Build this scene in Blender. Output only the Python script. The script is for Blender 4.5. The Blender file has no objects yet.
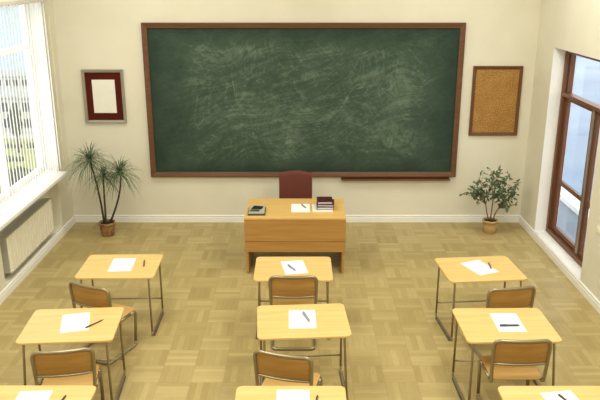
import bpy, math, random
from mathutils import Vector, Matrix

# ------------------------------------------------------------------ camera, world, light, exposure
S = bpy.context.scene
COL = S.collection
cam_d = bpy.data.cameras.new('camera')
cam = bpy.data.objects.new('camera', cam_d)
COL.objects.link(cam)
S.camera = cam
cam_d.sensor_fit = 'HORIZONTAL'
cam_d.sensor_width = 36.0
cam_d.lens = 36.0 * 700.0 / 600.0
cam_d.shift_x = -1.0 / 600.0
cam_d.clip_end = 2000
cam.location = (0, 0, 4.1)
cam.rotation_euler = (math.radians(90) - math.atan(223 / 700.0), 0, 0)

S.view_settings.view_transform = 'Standard'
S.view_settings.look = 'None'
S.view_settings.gamma = 1.0
S.view_settings.use_curve_mapping = False
S.view_settings.exposure = -0.18

W = bpy.data.worlds.new('sky')
S.world = W
W.use_nodes = True
wb = W.node_tree.nodes['Background']
wb.inputs['Color'].default_value = (0.93, 0.97, 1.0, 1)
wb.inputs['Strength'].default_value = 2.7


def ceiling_lamp(x, y, power, sx=1.5, sy=1.5, col=(0.985, 1.0, 0.945)):
    d = bpy.data.lights.new('ceiling_lamp', 'AREA')
    d.shape = 'RECTANGLE'
    d.size, d.size_y = sx, sy
    d.energy = power
    d.color = col
    o = bpy.data.objects.new('ceiling_lamp', d)
    COL.objects.link(o)
    o.location = (x, y, 5.2)
    return o


for lx in (-2.2, 2.2):
    for ly, p in ((1.4, 105), (5.2, 130), (9.2, 92)):
        ceiling_lamp(lx, ly, p)


# ------------------------------------------------------------------ material helpers
def lin(h):
    h = h.lstrip('#')
    out = []
    for i in (0, 2, 4):
        c = int(h[i:i + 2], 16) / 255.0
        out.append(c / 12.92 if c <= 0.04045 else ((c + 0.055) / 1.055) ** 2.4)
    return tuple(out) + (1.0,)


class N:
    """A small node-graph writer."""

    def __init__(self, name):
        self.m = bpy.data.materials.new(name)
        self.m.use_nodes = True
        self.t = self.m.node_tree
        self.b = self.t.nodes['Principled BSDF']
        self.out = self.t.nodes['Material Output']

    def set(self, sock, v):
        if isinstance(v, bpy.types.NodeSocket):
            self.t.links.new(v, sock)
        else:
            sock.default_value = v

    def node(self, kind, **kw):
        n = self.t.nodes.new(kind)
        for k, v in kw.items():
            setattr(n, k, v)
        return n

    def math(self, op, a, b=0.0, c=0.0, clamp=False):
        n = self.node('ShaderNodeMath', operation=op, use_clamp=clamp)
        self.set(n.inputs[0], a)
        self.set(n.inputs[1], b)
        self.set(n.inputs[2], c)
        return n.outputs[0]

    def coord(self, kind='Object'):
        return self.node('ShaderNodeTexCoord').outputs[kind]

    def mapped(self, scale=(1, 1, 1), kind='Object', rot=(0, 0, 0)):
        n = self.node('ShaderNodeMapping')
        self.set(n.inputs['Vector'], self.coord(kind))
        n.inputs['Scale'].default_value = scale
        n.inputs['Rotation'].default_value = rot
        return n.outputs[0]

    def noise(self, vec, scale=5, detail=3, rough=0.55, dist=0.0):
        n = self.node('ShaderNodeTexNoise')
        self.set(n.inputs['Vector'], vec)
        n.inputs['Scale'].default_value = scale
        n.inputs['Detail'].default_value = detail
        n.inputs['Roughness'].default_value = rough
        n.inputs['Distortion'].default_value = dist
        return n.outputs['Fac']

    def ramp(self, fac, stops):
        n = self.node('ShaderNodeValToRGB')
        self.set(n.inputs[0], fac)
        e = n.color_ramp.elements
        while len(e) < len(stops):
            e.new(0.5)
        for el, (p, c) in zip(e, stops):
            el.position = p
            el.color = c if len(c) == 4 else tuple(c) + (1,)
        return n.outputs[0]

    def mix(self, fac, a, b, blend='MIX'):
        n = self.node('ShaderNodeMix', data_type='RGBA', blend_type=blend)
        self.set(n.inputs[0], fac)
        self.set(n.inputs[6], a)
        self.set(n.inputs[7], b)
        return n.outputs[2]

    def bump(self, h, strength=0.2, dist=0.01):
        n = self.node('ShaderNodeBump')
        self.set(n.inputs['Height'], h)
        n.inputs['Strength'].default_value = strength
        n.inputs['Distance'].default_value = dist
        self.t.links.new(n.outputs[0], self.b.inputs['Normal'])

    def done(self, color=None, rough=0.5, metal=0.0, spec=0.5):
        if color is not None:
            self.set(self.b.inputs['Base Color'], color)
        self.set(self.b.inputs['Roughness'], rough)
        self.b.inputs['Metallic'].default_value = metal
        self.b.inputs['Specular IOR Level'].default_value = spec
        return self.m


def plain(name, hexa, rough=0.5, metal=0.0, spec=0.5, var=0.05, scale=8.0):
    n = N(name)
    c = lin(hexa)
    d = tuple(max(0, x * (1 - var)) for x in c[:3]) + (1,)
    e = tuple(min(1, x * (1 + var)) for x in c[:3]) + (1,)
    f = n.noise(n.coord(), scale, 3)
    return n.done(n.ramp(f, [(0.3, d), (0.7, e)]), rough, metal, spec)


def wood(name, light, dark, along=0, rough=0.4, scale=1.0, spec=0.4):
    n = N(name)
    s = [26 * scale, 26 * scale, 26 * scale]
    s[along] = 1.4 * scale
    v = n.mapped(tuple(s))
    f = n.noise(v, 1.0, 4, 0.6, 0.3)
    s2 = [110 * scale, 110 * scale, 110 * scale]
    s2[along] = 3.0 * scale
    g = n.noise(n.mapped(tuple(s2)), 1.0, 2)
    mixd = n.math('ADD', n.math('MULTIPLY', f, 0.75), n.math('MULTIPLY', g, 0.25))
    c = n.ramp(mixd, [(0.3, lin(dark)), (0.68, lin(light))])
    return n.done(c, rough, 0, spec)


# walls: cream paint
n = N('cream_paint')
f = n.noise(n.coord(), 1.3, 4)
c = n.ramp(f, [(0.3, lin('#dcd6c1')), (0.7, lin('#e3ddca'))])
n.bump(n.noise(n.coord(), 90, 2), 0.05, 0.002)
M_wall = n.done(c, 0.75, 0, 0.25)
M_white = plain('white_paint', '#efede6', 0.4, var=0.02)
M_ceiling = plain('ceiling_paint', '#efece2', 0.8, var=0.02)
M_frame_white = plain('white_window_frame', '#f2f2ee', 0.35, var=0.015)

# parquet floor: basket-weave squares of four fingers each
n = N('parquet')
sx = n.node('ShaderNodeSeparateXYZ')
n.set(sx.inputs[0], n.coord())
X, Y = sx.outputs[0], sx.outputs[1]
u = n.math('DIVIDE', n.math('SUBTRACT', X, 0.89), 0.3435)
v = n.math('DIVIDE', n.math('SUBTRACT', Y, 6.83), 0.3395)
iu, iv = n.math('FLOOR', u), n.math('FLOOR', v)
fu, fv = n.math('SUBTRACT', u, iu), n.math('SUBTRACT', v, iv)
par = n.math('FLOORED_MODULO', n.math('ADD', iu, iv), 2.0)


def sel(a, b):  # a where even, b where odd
    return n.math('ADD', n.math('MULTIPLY', a, n.math('SUBTRACT', 1.0, par)), n.math('MULTIPLY', b, par))


across = n.math('MULTIPLY', sel(fu, fv), 5.0)
alongc = sel(fv, fu)
k = n.math('FLOOR', across)
fk = n.math('SUBTRACT', across, k)
wn = n.node('ShaderNodeTexWhiteNoise')
cv = n.node('ShaderNodeCombineXYZ')
n.set(cv.inputs[0], iu); n.set(cv.inputs[1], iv); n.set(cv.inputs[2], k)
n.set(wn.inputs['Vector'], cv.outputs[0])
wn2 = n.node('ShaderNodeTexWhiteNoise')
cv2 = n.node('ShaderNodeCombineXYZ')
n.set(cv2.inputs[0], iu); n.set(cv2.inputs[1], iv)
n.set(wn2.inputs['Vector'], cv2.outputs[0])
gv = n.node('ShaderNodeCombineXYZ')
n.set(gv.inputs[0], n.math('MULTIPLY', across, 3.0))
n.set(gv.inputs[1], n.math('MULTIPLY', alongc, 1.6))
n.set(gv.inputs[2], n.math('MULTIPLY', wn.outputs['Value'], 40.0))
grain = n.noise(gv.outputs[0], 1.6, 4, 0.6, 0.4)
tone = n.math('ADD', n.math('ADD', n.math('MULTIPLY', wn.outputs['Value'], 0.30), n.math('MULTIPLY', wn2.outputs['Value'], 0.16)),
              n.math('ADD', n.math('MULTIPLY', grain, 0.46), n.math('MULTIPLY', par, 0.05)))
c = n.ramp(tone, [(0.10, lin('#9a8651')), (0.5, lin('#af9b66')), (0.92, lin('#c6b37e'))])
e1 = n.math('LESS_THAN', n.math('MINIMUM', fk, n.math('SUBTRACT', 1.0, fk)), 0.035)
e2 = n.math('LESS_THAN', n.math('MINIMUM', alongc, n.math('SUBTRACT', 1.0, alongc)), 0.012)
groove = n.math('MAXIMUM', e1, e2)
c = n.mix(n.math('MULTIPLY', groove, 0.2), c, lin('#6d5730'))
rg = n.math('ADD', 0.36, n.math('MULTIPLY', grain, 0.16))
M_floor = n.done(c, rg, 0, 0.35)

M_top = wood('birch_desktop', '#e2c17f', '#d3ae68', 0, 0.38)
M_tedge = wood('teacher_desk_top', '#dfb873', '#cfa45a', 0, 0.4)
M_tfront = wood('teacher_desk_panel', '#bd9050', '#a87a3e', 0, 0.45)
M_ply = wood('chair_plywood', '#b58a4c', '#9f7639', 0, 0.38)
M_seat = wood('chair_seat_plywood', '#c6a062', '#b08a4c', 0, 0.38)
M_frame_brown = wood('blackboard_wood', '#704a30', '#583823', 0, 0.45)
M_cork_frame = wood('cork_frame_wood', '#6f4420', '#573316', 2, 0.45)
M_door = wood('door_wood', '#754a30', '#5a3722', 2, 0.4)
M_astragal = plain('greyed_wood_strip', '#857a6e', 0.4)
M_steel = plain('steel_tube', '#9c8f74', 0.34, 0.75, var=0.04)
M_pad_strip = plain('dark_pad_and_strip', '#5d574c', 0.7)
M_chrome = plain('chrome', '#c8c8c8', 0.2, 1.0, var=0.02)
M_silver = plain('silver_frame', '#9f988a', 0.38, 0.6, var=0.04)
M_mat = plain('maroon_mount', '#521e13', 0.9, spec=0.1, var=0.06)
M_paper = plain('white_paper', '#f6f5f0', 0.7, var=0.01)
M_diploma = plain('aged_white_paper', '#eae6da', 0.7, var=0.02)
M_maroon = plain('maroon_leatherette', '#663127', 0.5, var=0.04)
M_book_red = plain('dark_maroon_cover', '#3f1216', 0.4, var=0.05)
M_book_blue = plain('dark_plum_cover', '#2b1626', 0.4, var=0.05)
M_pages = plain('book_pages', '#d9d3dc', 0.7, var=0.05, scale=60)
M_dev = plain('grey_plastic', '#a5a496', 0.45, var=0.03)
M_devdark = plain('dark_grey_plastic', '#4a4636', 0.5, var=0.03)
M_black = plain('black_panel', '#161d22', 0.3, var=0.03)
M_pen_dark = plain('dark_pen', '#33312e', 0.4)
M_pen_blue = plain('blue_grey_pen', '#8a90a2', 0.4)
M_pen_slate = plain('slate_pen', '#444a58', 0.4)
M_pen_tan = plain('brown_pen', '#75603f', 0.4)
M_rad = plain('radiator_enamel', '#ece6d2', 0.4, var=0.015)
M_rad_top = plain('radiator_grille', '#b6b2a6', 0.5, var=0.03)
M_cord = plain('beige_cord', '#d6ccb0', 0.6)
M_rail = plain('greyish_rail', '#c9c2b4', 0.5, var=0.02)
M_railcap = plain('grey_end_cap', '#8b8572', 0.5)
M_switch = plain('switch_plastic', '#ece5cf', 0.4, var=0.01)
M_soil = plain('dark_soil', '#2c2218', 0.95, var=0.3, scale=60)
M_trunk = plain('palm_stem_bark', '#45352a', 0.8, var=0.25, scale=50)
M_twig = plain('twig_bark', '#7a5e40', 0.8, var=0.2, scale=50)

# leaves
n = N('palm_leaf')
f = n.noise(n.coord(), 9, 3)
M_palm = n.done(n.ramp(f, [(0.25, lin('#3a5030')), (0.6, lin('#5c7149')), (0.9, lin('#8b996a'))]), 0.45)
n = N('ficus_leaf')
f = n.noise(n.coord(), 14, 3)
M_ficus = n.done(n.ramp(f, [(0.25, lin('#3c5030')), (0.6, lin('#5b734a')), (0.9, lin('#8a9a70'))]), 0.4)

# terracotta with painted blotches
n = N('painted_terracotta')
f = n.noise(n.coord(), 17, 2, 0.5, 0.8)
M_terra = n.done(n.ramp(f, [(0.42, lin('#957549')), (0.5, lin('#a48457')), (0.56, lin('#7c4632')), (0.7, lin('#8c5a3e'))]), 0.6)
# wicker
n = N('wicker')
w1 = n.node('ShaderNodeTexWave', wave_type='BANDS', bands_direction='Z')
n.set(w1.inputs['Vector'], n.coord())
w1.inputs['Scale'].default_value = 16
w1.inputs['Distortion'].default_value = 1.5
f = n.math('ADD', n.math('MULTIPLY', w1.outputs['Fac'], 0.6), n.math('MULTIPLY', n.noise(n.coord(), 40, 2), 0.4))
n.bump(w1.outputs['Fac'], 0.4, 0.01)
M_wicker = n.done(n.ramp(f, [(0.2, lin('#a6824a')), (0.8, lin('#d2b079'))]), 0.7)

# cork
n = N('cork')
f = n.math('ADD', n.math('MULTIPLY', n.noise(n.coord(), 48, 3, 0.7), 0.8), n.math('MULTIPLY', n.noise(n.coord(), 6, 3), 0.2))
M_cork = n.done(n.ramp(f, [(0.36, lin('#7f5a2e')), (0.5, lin('#a3783f')), (0.64, lin('#bb9058'))]), 0.85, 0, 0.2)

# blackboard slate with chalk haze and wiping strokes
n = N('green_slate')
co = n.coord()
sp = n.node('ShaderNodeSeparateXYZ')
n.set(sp.inputs[0], co)
bx, bz = sp.outputs[0], sp.outputs[2]
ex = n.math('SUBTRACT', 2.52, n.math('ABSOLUTE', bx))
ez = n.math('SUBTRACT', 1.2, n.math('ABSOLUTE', bz))
edge = n.math('MINIMUM', n.math('MULTIPLY', ex, 1.3), n.math('MULTIPLY', ez, 3.0))
wob = n.math('MULTIPLY', n.math('SUBTRACT', n.noise(co, 1.6, 3), 0.5), 1.2)
edge = n.math('ADD', edge, wob)
edge = n.math('MULTIPLY', edge, 1.0, clamp=True)
cloud = n.noise(n.mapped((0.8, 1, 1.3)), 1.2, 5, 0.6, 0.8)
cloud = n.math('MULTIPLY', n.math('SUBTRACT', cloud, 0.24), 1.6, clamp=True)


def oriented(deg, sc, warp, seed):
    # bend the board's own coordinates, turn them, then stretch: wiping strokes along deg
    nz = n.node('ShaderNodeTexNoise')
    of = n.node('ShaderNodeMapping'); n.set(of.inputs['Vector'], co); of.inputs['Location'].default_value = (seed, 0, seed * 0.7)
    n.set(nz.inputs['Vector'], of.outputs[0])
    nz.inputs['Scale'].default_value = 0.75
    nz.inputs['Detail'].default_value = 1.0
    vm = n.node('ShaderNodeVectorMath', operation='SUBTRACT'); n.set(vm.inputs[0], nz.outputs['Color']); vm.inputs[1].default_value = (0.5, 0.5, 0.5)
    vs_ = n.node('ShaderNodeVectorMath', operation='SCALE'); n.set(vs_.inputs[0], vm.outputs[0]); vs_.inputs['Scale'].default_value = warp
    va = n.node('ShaderNodeVectorMath', operation='ADD'); n.set(va.inputs[0], of.outputs[0]); n.set(va.inputs[1], vs_.outputs[0])
    m1 = n.node('ShaderNodeMapping'); n.set(m1.inputs['Vector'], va.outputs[0]); m1.inputs['Rotation'].default_value = (0, math.radians(deg), 0)
    m2 = n.node('ShaderNodeMapping'); n.set(m2.inputs['Vector'], m1.outputs[0]); m2.inputs['Scale'].default_value = sc
    return m2.outputs[0]


str1 = n.noise(oriented(13, (0.5, 0.0, 8.5), 0.9, 3.1), 1.9, 8, 0.74)
str1 = n.math('MULTIPLY', n.math('SUBTRACT', str1, 0.44), 4.0, clamp=True)
str2 = n.noise(oriented(48, (0.9, 0.0, 6.0), 1.1, 7.7), 2.2, 8, 0.74)
str2 = n.math('MULTIPLY', n.math('SUBTRACT', str2, 0.50), 4.6, clamp=True)
str3 = n.noise(oriented(-35, (0.9, 0.0, 6.5), 1.2, 12.4), 2.0, 8, 0.72)
str3 = n.math('MULTIPLY', n.math('SUBTRACT', str3, 0.52), 4.6, clamp=True)
str2 = n.math('MAXIMUM', str2, str3)
fine = n.noise(oriented(22, (1.0, 0.0, 4.5), 1.4, 17.2), 5.5, 6, 0.75)
fine = n.math('MULTIPLY', n.math('SUBTRACT', fine, 0.33), 3.6, clamp=True)
fine2 = n.noise(oriented(-60, (1.0, 0.0, 4.0), 1.6, 23.5), 5.0, 6, 0.75)
fine = n.math('MULTIPLY', fine, n.math('MULTIPLY', n.math('SUBTRACT', fine2, 0.3), 2.6, clamp=True))


def ridge(vec, sc, dist, width):
    r = n.noise(vec, sc, 2, 0.5, dist)
    r = n.math('ABSOLUTE', n.math('SUBTRACT', r, 0.5))
    return n.math('SUBTRACT', 1.0, n.math('DIVIDE', r, width), clamp=True)


lines = n.math('MAXIMUM', ridge(oriented(20, (0.7, 0.0, 2.2), 2.0, 1.3), 1.5, 0.3, 0.016),
               ridge(oriented(-50, (0.7, 0.0, 2.0), 2.4, 9.2), 1.6, 0.3, 0.014))
lines = n.math('MULTIPLY', lines, n.math('MULTIPLY', n.math('SUBTRACT', n.noise(co, 2.3, 2), 0.47), 5.0, clamp=True))
chalk = n.math('ADD', n.math('MULTIPLY', cloud, 0.40), n.math('MULTIPLY', str1, 0.19))
chalk = n.math('ADD', chalk, n.math('MULTIPLY', str2, 0.15))
chalk = n.math('ADD', chalk, n.math('MULTIPLY', lines, 0.20))
chalk = n.math('ADD', chalk, n.math('MULTIPLY', fine, 0.33))
chalk = n.math('MULTIPLY', chalk, n.math('ADD', 0.12, n.math('MULTIPLY', edge, 0.88)), clamp=True)
c = n.ramp(chalk, [(0.0, lin('#2b3a32')), (0.3, lin('#435345')), (0.62, lin('#6b7969')), (1.0, lin('#a0a998'))])
M_slate = n.done(c, 0.8, 0, 0.12)


def mat_glass(name, tint=(1, 1, 1, 1)):
    n = N(name)
    t = n.node('ShaderNodeBsdfTransparent')
    t.inputs[0].default_value = tint
    g = n.node('ShaderNodeBsdfGlossy')
    g.inputs['Roughness'].default_value = 0.02
    lw = n.node('ShaderNodeLayerWeight')
    fr = n.math('ADD', 0.03, n.math('MULTIPLY', n.math('POWER', lw.outputs['Facing'], 5.0), 0.6))
    mx = n.node('ShaderNodeMixShader')
    n.set(mx.inputs[0], fr)
    n.t.links.new(t.outputs[0], mx.inputs[1])
    n.t.links.new(g.outputs[0], mx.inputs[2])
    n.t.links.new(mx.outputs[0], n.out.inputs[0])
    return n.m


M_glass = mat_glass('window_glass')

# blind fabric lets light through
n = N('blind_fabric')
d = n.node('ShaderNodeBsdfDiffuse'); d.inputs[0].default_value = lin('#f7f6f1')
t = n.node('ShaderNodeBsdfTranslucent'); t.inputs[0].default_value = lin('#f7f6f1')
mx = n.node('ShaderNodeMixShader'); mx.inputs[0].default_value = 0.45
n.t.links.new(d.outputs[0], mx.inputs[1]); n.t.links.new(t.outputs[0], mx.inputs[2])
n.t.links.new(mx.outputs[0], n.out.inputs[0])
M_blind = n.m


# ------------------------------------------------------------------ mesh helpers
class MB:
    def __init__(self):
        self.v, self.f, self.s = [], [], []

    def add(self, vs, fs, smooth=False, mat=None):
        o = len(self.v)
        for p in vs:
            p = Vector(p)
            if mat is not None:
                p = mat @ p
            self.v.append(tuple(p))
        for q in fs:
            self.f.append([i + o for i in q])
            self.s.append(smooth)
        return self

    def box(self, lo, hi, mat=None):
        x0, y0, z0 = lo
        x1, y1, z1 = hi
        vs = [(x0, y0, z0), (x1, y0, z0), (x1, y1, z0), (x0, y1, z0), (x0, y0, z1), (x1, y0, z1), (x1, y1, z1), (x0, y1, z1)]
        fs = [(0, 3, 2, 1), (4, 5, 6, 7), (0, 1, 5, 4), (1, 2, 6, 5), (2, 3, 7, 6), (3, 0, 4, 7)]
        return self.add(vs, fs, False, mat)

    def prism(self, poly, z0, z1, mat=None):
        k = len(poly)
        vs = [(x, y, z0) for x, y in poly] + [(x, y, z1) for x, y in poly]
        fs = [tuple(range(k - 1, -1, -1)), tuple(range(k, 2 * k))]
        fs += [(i, (i + 1) % k, k + (i + 1) % k, k + i) for i in range(k)]
        return self.add(vs, fs, False, mat)

    def tube(self, pts, r, seg=10, closed=False, cap=True, mat=None):
        P = [Vector(p) for p in pts]
        k = len(P)
        rr = r if isinstance(r, (list, tuple)) else [r] * k
        T = []
        for i in range(k):
            a = P[(i - 1) % k] if (closed or i > 0) else P[i]
            b = P[(i + 1) % k] if (closed or i < k - 1) else P[i]
            T.append((b - a).normalized())
        up = Vector((0, 0, 1)) if abs(T[0].z) < 0.9 else Vector((1, 0, 0))
        nrm = T[0].cross(up).normalized()
        vs = []
        for i in range(k):
            if i:
                ax = T[i - 1].cross(T[i])
                if ax.length > 1e-7:
                    nrm = Matrix.Rotation(T[i - 1].angle(T[i]), 3, ax.normalized()) @ nrm
            bn = T[i].cross(nrm).normalized()
            for j in range(seg):
                a = 2 * math.pi * j / seg
                vs.append(P[i] + (nrm * math.cos(a) + bn * math.sin(a)) * rr[i])
        fs = []
        for i in range(k if closed else k - 1):
            i2 = (i + 1) % k
            for j in range(seg):
                j2 = (j + 1) % seg
                fs.append((i * seg + j, i * seg + j2, i2 * seg + j2, i2 * seg + j))
        self.add(vs, fs, True, mat)
        if cap and not closed:
            o = len(self.v) - len(vs)
            self.f.append([o + j for j in range(seg - 1, -1, -1)]); self.s.append(False)
            self.f.append([o + (k - 1) * seg + j for j in range(seg)]); self.s.append(False)
        return self

    def lathe(self, prof, seg=28, mat=None, closed=False):
        k = len(prof)
        vs = [(r * math.cos(2 * math.pi * j / seg), r * math.sin(2 * math.pi * j / seg), z) for r, z in prof for j in range(seg)]
        fs = [(i * seg + j, i * seg + (j + 1) % seg, (i + 1) * seg + (j + 1) % seg, (i + 1) * seg + j) for i in range(k - 1) for j in range(seg)]
        fs.append(tuple(range(seg - 1, -1, -1)))
        fs.append(tuple((k - 1) * seg + j for j in range(seg)))
        return self.add(vs, fs, True, mat)

    def build(self, name, mat, parent=None, bevel=0.0, loc=None, rotz=0.0, bseg=2):
        me = bpy.data.meshes.new(name)
        me.from_pydata(self.v, [], self.f)
        me.polygons.foreach_set('use_smooth', self.s)
        me.materials.append(mat)
        me.update()
        o = bpy.data.objects.new(name, me)
        COL.objects.link(o)
        if parent is not None:
            o.parent = parent
        if loc is not None:
            o.location = loc
        o.rotation_euler = (0, 0, rotz)
        if bevel:
            b = o.modifiers.new('bevel', 'BEVEL')
            b.width = bevel
            b.segments = bseg
            b.limit_method = 'ANGLE'
            b.angle_limit = math.radians(40)
        return o


def tag(o, label, cat, group=None):
    o['label'] = label
    o['category'] = cat
    if group:
        o['group'] = group
    return o


def thing(name, label, cat, loc=(0, 0, 0), rotz=0.0, group=None):
    o = bpy.data.objects.new(name, None)
    o.empty_display_size = 0.1
    COL.objects.link(o)
    o.location = loc
    o.rotation_euler = (0, 0, rotz)
    return tag(o, label, cat, group)


def struct(o):
    o['kind'] = 'structure'
    return o


def struct_root(name):
    o = bpy.data.objects.new(name, None)
    COL.objects.link(o)
    return struct(o)


def copy_thing(o, loc, rotz, label, parent=None):
    def rec(src, par):
        c = src.copy()
        COL.objects.link(c)
        c.parent = par
        for ch in src.children:
            rec(ch, c)
        return c
    c = rec(o, parent)
    c.location = loc
    c.rotation_euler = (0, 0, rotz)
    c['label'] = label
    return c


def fillet(pts, r, n=5, closed=False):
    P = [Vector(p) for p in pts]
    k = len(P)
    out = []
    for i in range(k):
        if not closed and i in (0, k - 1):
            out.append(P[i]); continue
        a, b, c = P[(i - 1) % k], P[i], P[(i + 1) % k]
        d1, d2 = (a - b), (c - b)
        t = min(r, d1.length * 0.49, d2.length * 0.49)
        p1, p2 = b + d1.normalized() * t, b + d2.normalized() * t
        for j in range(n + 1):
            s = j / n
            out.append(p1 * (1 - s) ** 2 + b * 2 * s * (1 - s) + p2 * s * s)
    return out


def rounded_rect(w, d, r, n=6):
    out = []
    for cx, cy, a0 in ((w / 2 - r, d / 2 - r, 0), (-w / 2 + r, d / 2 - r, 90), (-w / 2 + r, -d / 2 + r, 180), (w / 2 - r, -d / 2 + r, 270)):
        for j in range(n + 1):
            a = math.radians(a0 + 90.0 * j / n)
            out.append((cx + r * math.cos(a), cy + r * math.sin(a)))
    return out


# ------------------------------------------------------------------ room shell
XL, XR, YB, YF, ZC = -3.97, 3.835, 11.6, -1.6, 5.3
WT = 0.36
WY0, WY1, WZ0, WZ1 = 8.35, 11.1, 1.045, 3.77
ST = 0.05                                         # sill thickness       # window opening in the left wall
NY0, NY1, NZ0, ND = 8.62, 10.97, 0.15, 0.15       # radiator niche
DY0, DY1, DZ0, DZ1 = 8.83, 10.81, 0.13, 3.09      # glazed door opening in the right wall

struct(MB().box((XL - WT, YF - 0.3, -0.2), (XR + WT, YB + 0.3, 0)).build('floor', M_floor))
struct(MB().box((XL - WT, YF - 0.3, ZC), (XR + WT, YB + 0.3, ZC + 0.2)).build('ceiling', M_ceiling))
struct(MB().box((XL - WT, YB, 0), (XR + WT, YB + 0.3, ZC)).build('wall_back', M_wall))
struct(MB().box((XL - WT, YF - 0.3, 0), (XR + WT, YF, ZC)).build('wall_front', M_wall))

# left wall in masonry sections: beside, under, behind the radiator, and over the window
for lo, hi in (((XL - WT, YF, 0), (XL, WY0, WZ1)), ((XL - WT, WY0, 0), (XL, NY0, WZ0)), ((XL - WT, NY0, 0), (XL, NY1, NZ0)),
               ((XL - WT, NY0, NZ0), (XL - ND, NY1, WZ0)), ((XL - WT, NY1, 0), (XL, WY1, WZ0)), ((XL - WT, WY1, 0), (XL, YB, WZ1)),
               ((XL - WT, YF, WZ1), (XL, YB, ZC))):
    struct(MB().box(lo, hi).build('wall_left', M_wall))

m = MB()
m.box((XR, YF, 0), (XR + WT, DY0, ZC)).box((XR, DY1, 0), (XR + WT, YB, ZC))
m.box((XR, DY0, 0), (XR + WT, DY1, DZ0 - 0.01)).box((XR, DY0, DZ1), (XR + WT, DY1, ZC))
struct(m.build('wall_right', M_wall))

# white linings of the two openings
m = MB()
m.box((XR + 0.002, DY1 - 0.006, DZ0), (XR + WT, DY1 + 0.002, DZ1)).box((XR + 0.002, DY0 - 0.002, DZ0), (XR + WT, DY0 + 0.006, DZ1))
m.box((XR + 0.002, DY0, DZ1 - 0.006), (XR + WT, DY1, DZ1 + 0.002))
m.box((XR - 0.004, DY0, DZ0 - 0.014), (XR + WT, DY1, DZ0))
struct(m.build('trim_1', M_white))
m = MB()
m.box((XL - WT, WY1 - 0.006, WZ0 + ST), (XL - 0.002, WY1 + 0.002, WZ1)).box((XL - WT, WY0 - 0.002, WZ0 + ST), (XL - 0.002, WY0 + 0.006, WZ1))
m.box((XL - WT, WY0, WZ1 - 0.006), (XL - 0.002, WY1, WZ1 + 0.002))
struct(m.build('trim_2', M_white))


def baseboard(name, axis, a, b, at, sgn):
    # stepped profile: (offset from the wall, height)
    prof = [(0, 0), (0.022, 0), (0.022, 0.086), (0.010, 0.092), (0.010, 0.102), (0.020, 0.108), (0.020, 0.122), (0.010, 0.130), (0, 0.130)]
    vs = []
    for t in (a, b):
        for d, z in prof:
            vs.append((t, at + sgn * d, z) if axis == 'x' else (at + sgn * d, t, z))
    k = len(prof)
    fs = [(i, (i + 1) % k, k + (i + 1) % k, k + i) for i in range(k)] + [tuple(range(k - 1, -1, -1)), tuple(range(k, 2 * k))]
    struct(MB().add(vs, fs).build(name, M_white))


baseboard('baseboard_back', 'x', XL, XR, YB, -1)
baseboard('baseboard_left', 'y', YF, YB - 0.022, XL, 1)
baseboard('baseboard_right', 'y', YF, YB - 0.022, XR, -1)

# window sill
struct(MB().box((XL - 0.27, WY0 + 0.007, WZ0), (XL, WY1 - 0.007, WZ0 + ST)).box((XL, WY0 - 0.06, WZ0), (XL + 0.175, WY1 - 0.13, WZ0 + ST)).build('windowsill', M_white, bevel=0.006))

# window: white frame with two sashes, each with an upper light
wroot = struct_root('window_1')
gx0, gx1 = XL - 0.30, XL - 0.22
wy0, wy1, wz0, wz1 = WY0 + 0.006, WY1 - 0.006, WZ0 + ST, WZ1 - 0.006
m = MB()
fw = 0.07
m.box((gx0, wy0, wz0), (gx1, wy0 + fw, wz1)).box((gx0, wy1 - fw, wz0), (gx1, wy1, wz1))
m.box((gx0, wy0 + fw, wz0), (gx1, wy1 - fw, wz0 + fw)).box((gx0, wy0 + fw, wz1 - fw), (gx1, wy1 - fw, wz1))
ym = 9.62
m.box((gx0, ym - 0.05, wz0 + fw), (gx1, ym + 0.05, wz1 - fw))
m.box((gx0, wy0 + fw, 3.04), (gx1, ym - 0.05, 3.12)).box((gx0, ym + 0.05, 3.04), (gx1, wy1 - fw, 3.12))
m.build('window_frame', M_frame_white, wroot, bevel=0.006)
m = MB()
gm = (gx0 + gx1) / 2
for a, b in ((wy0 + fw, ym - 0.05), (ym + 0.05, wy1 - fw)):
    m.box((gm - 0.003, a - 0.005, wz0 + fw - 0.005), (gm + 0.003, b + 0.005, 3.045))
    m.box((gm - 0.003, a - 0.005, 3.115), (gm + 0.003, b + 0.005, wz1 - fw + 0.005))
m.build('glass', M_glass, wroot)

# glazed door: frame, transom, two leaves
droot = struct_root('door_1')
fx0, fx1 = XR + 0.18, XR + 0.31
dy0, dy1, dz0, dz1 = DY0 + 0.006, DY1 - 0.006, DZ0, DZ1 - 0.006
m = MB()
fw = 0.075
m.box((fx0, dy0, dz0), (fx1, dy0 + fw, dz1)).box((fx0, dy1 - fw, dz0), (fx1, dy1, dz1))
m.box((fx0, dy0 + fw, dz0), (fx1, dy1 - fw, dz0 + fw)).box((fx0, dy0 + fw, dz1 - fw), (fx1, dy1 - fw, dz1))
m.box((fx0, dy0 + fw, 2.36), (fx1, dy1 - fw, 2.41))
# inner bead against which the leaves and the upper light close
m.box((fx0 + 0.05, dy1 - fw - 0.035, 2.41), (fx1, dy1 - fw, dz1 - fw)).box((fx0 + 0.05, dy0 + fw, 2.41), (fx1, dy0 + fw + 0.035, dz1 - fw))
m.build('door_frame', M_door, droot, bevel=0.006)
lx0, lx1 = fx0 + 0.05, fx0 + 0.105
ymt = 9.60


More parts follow.
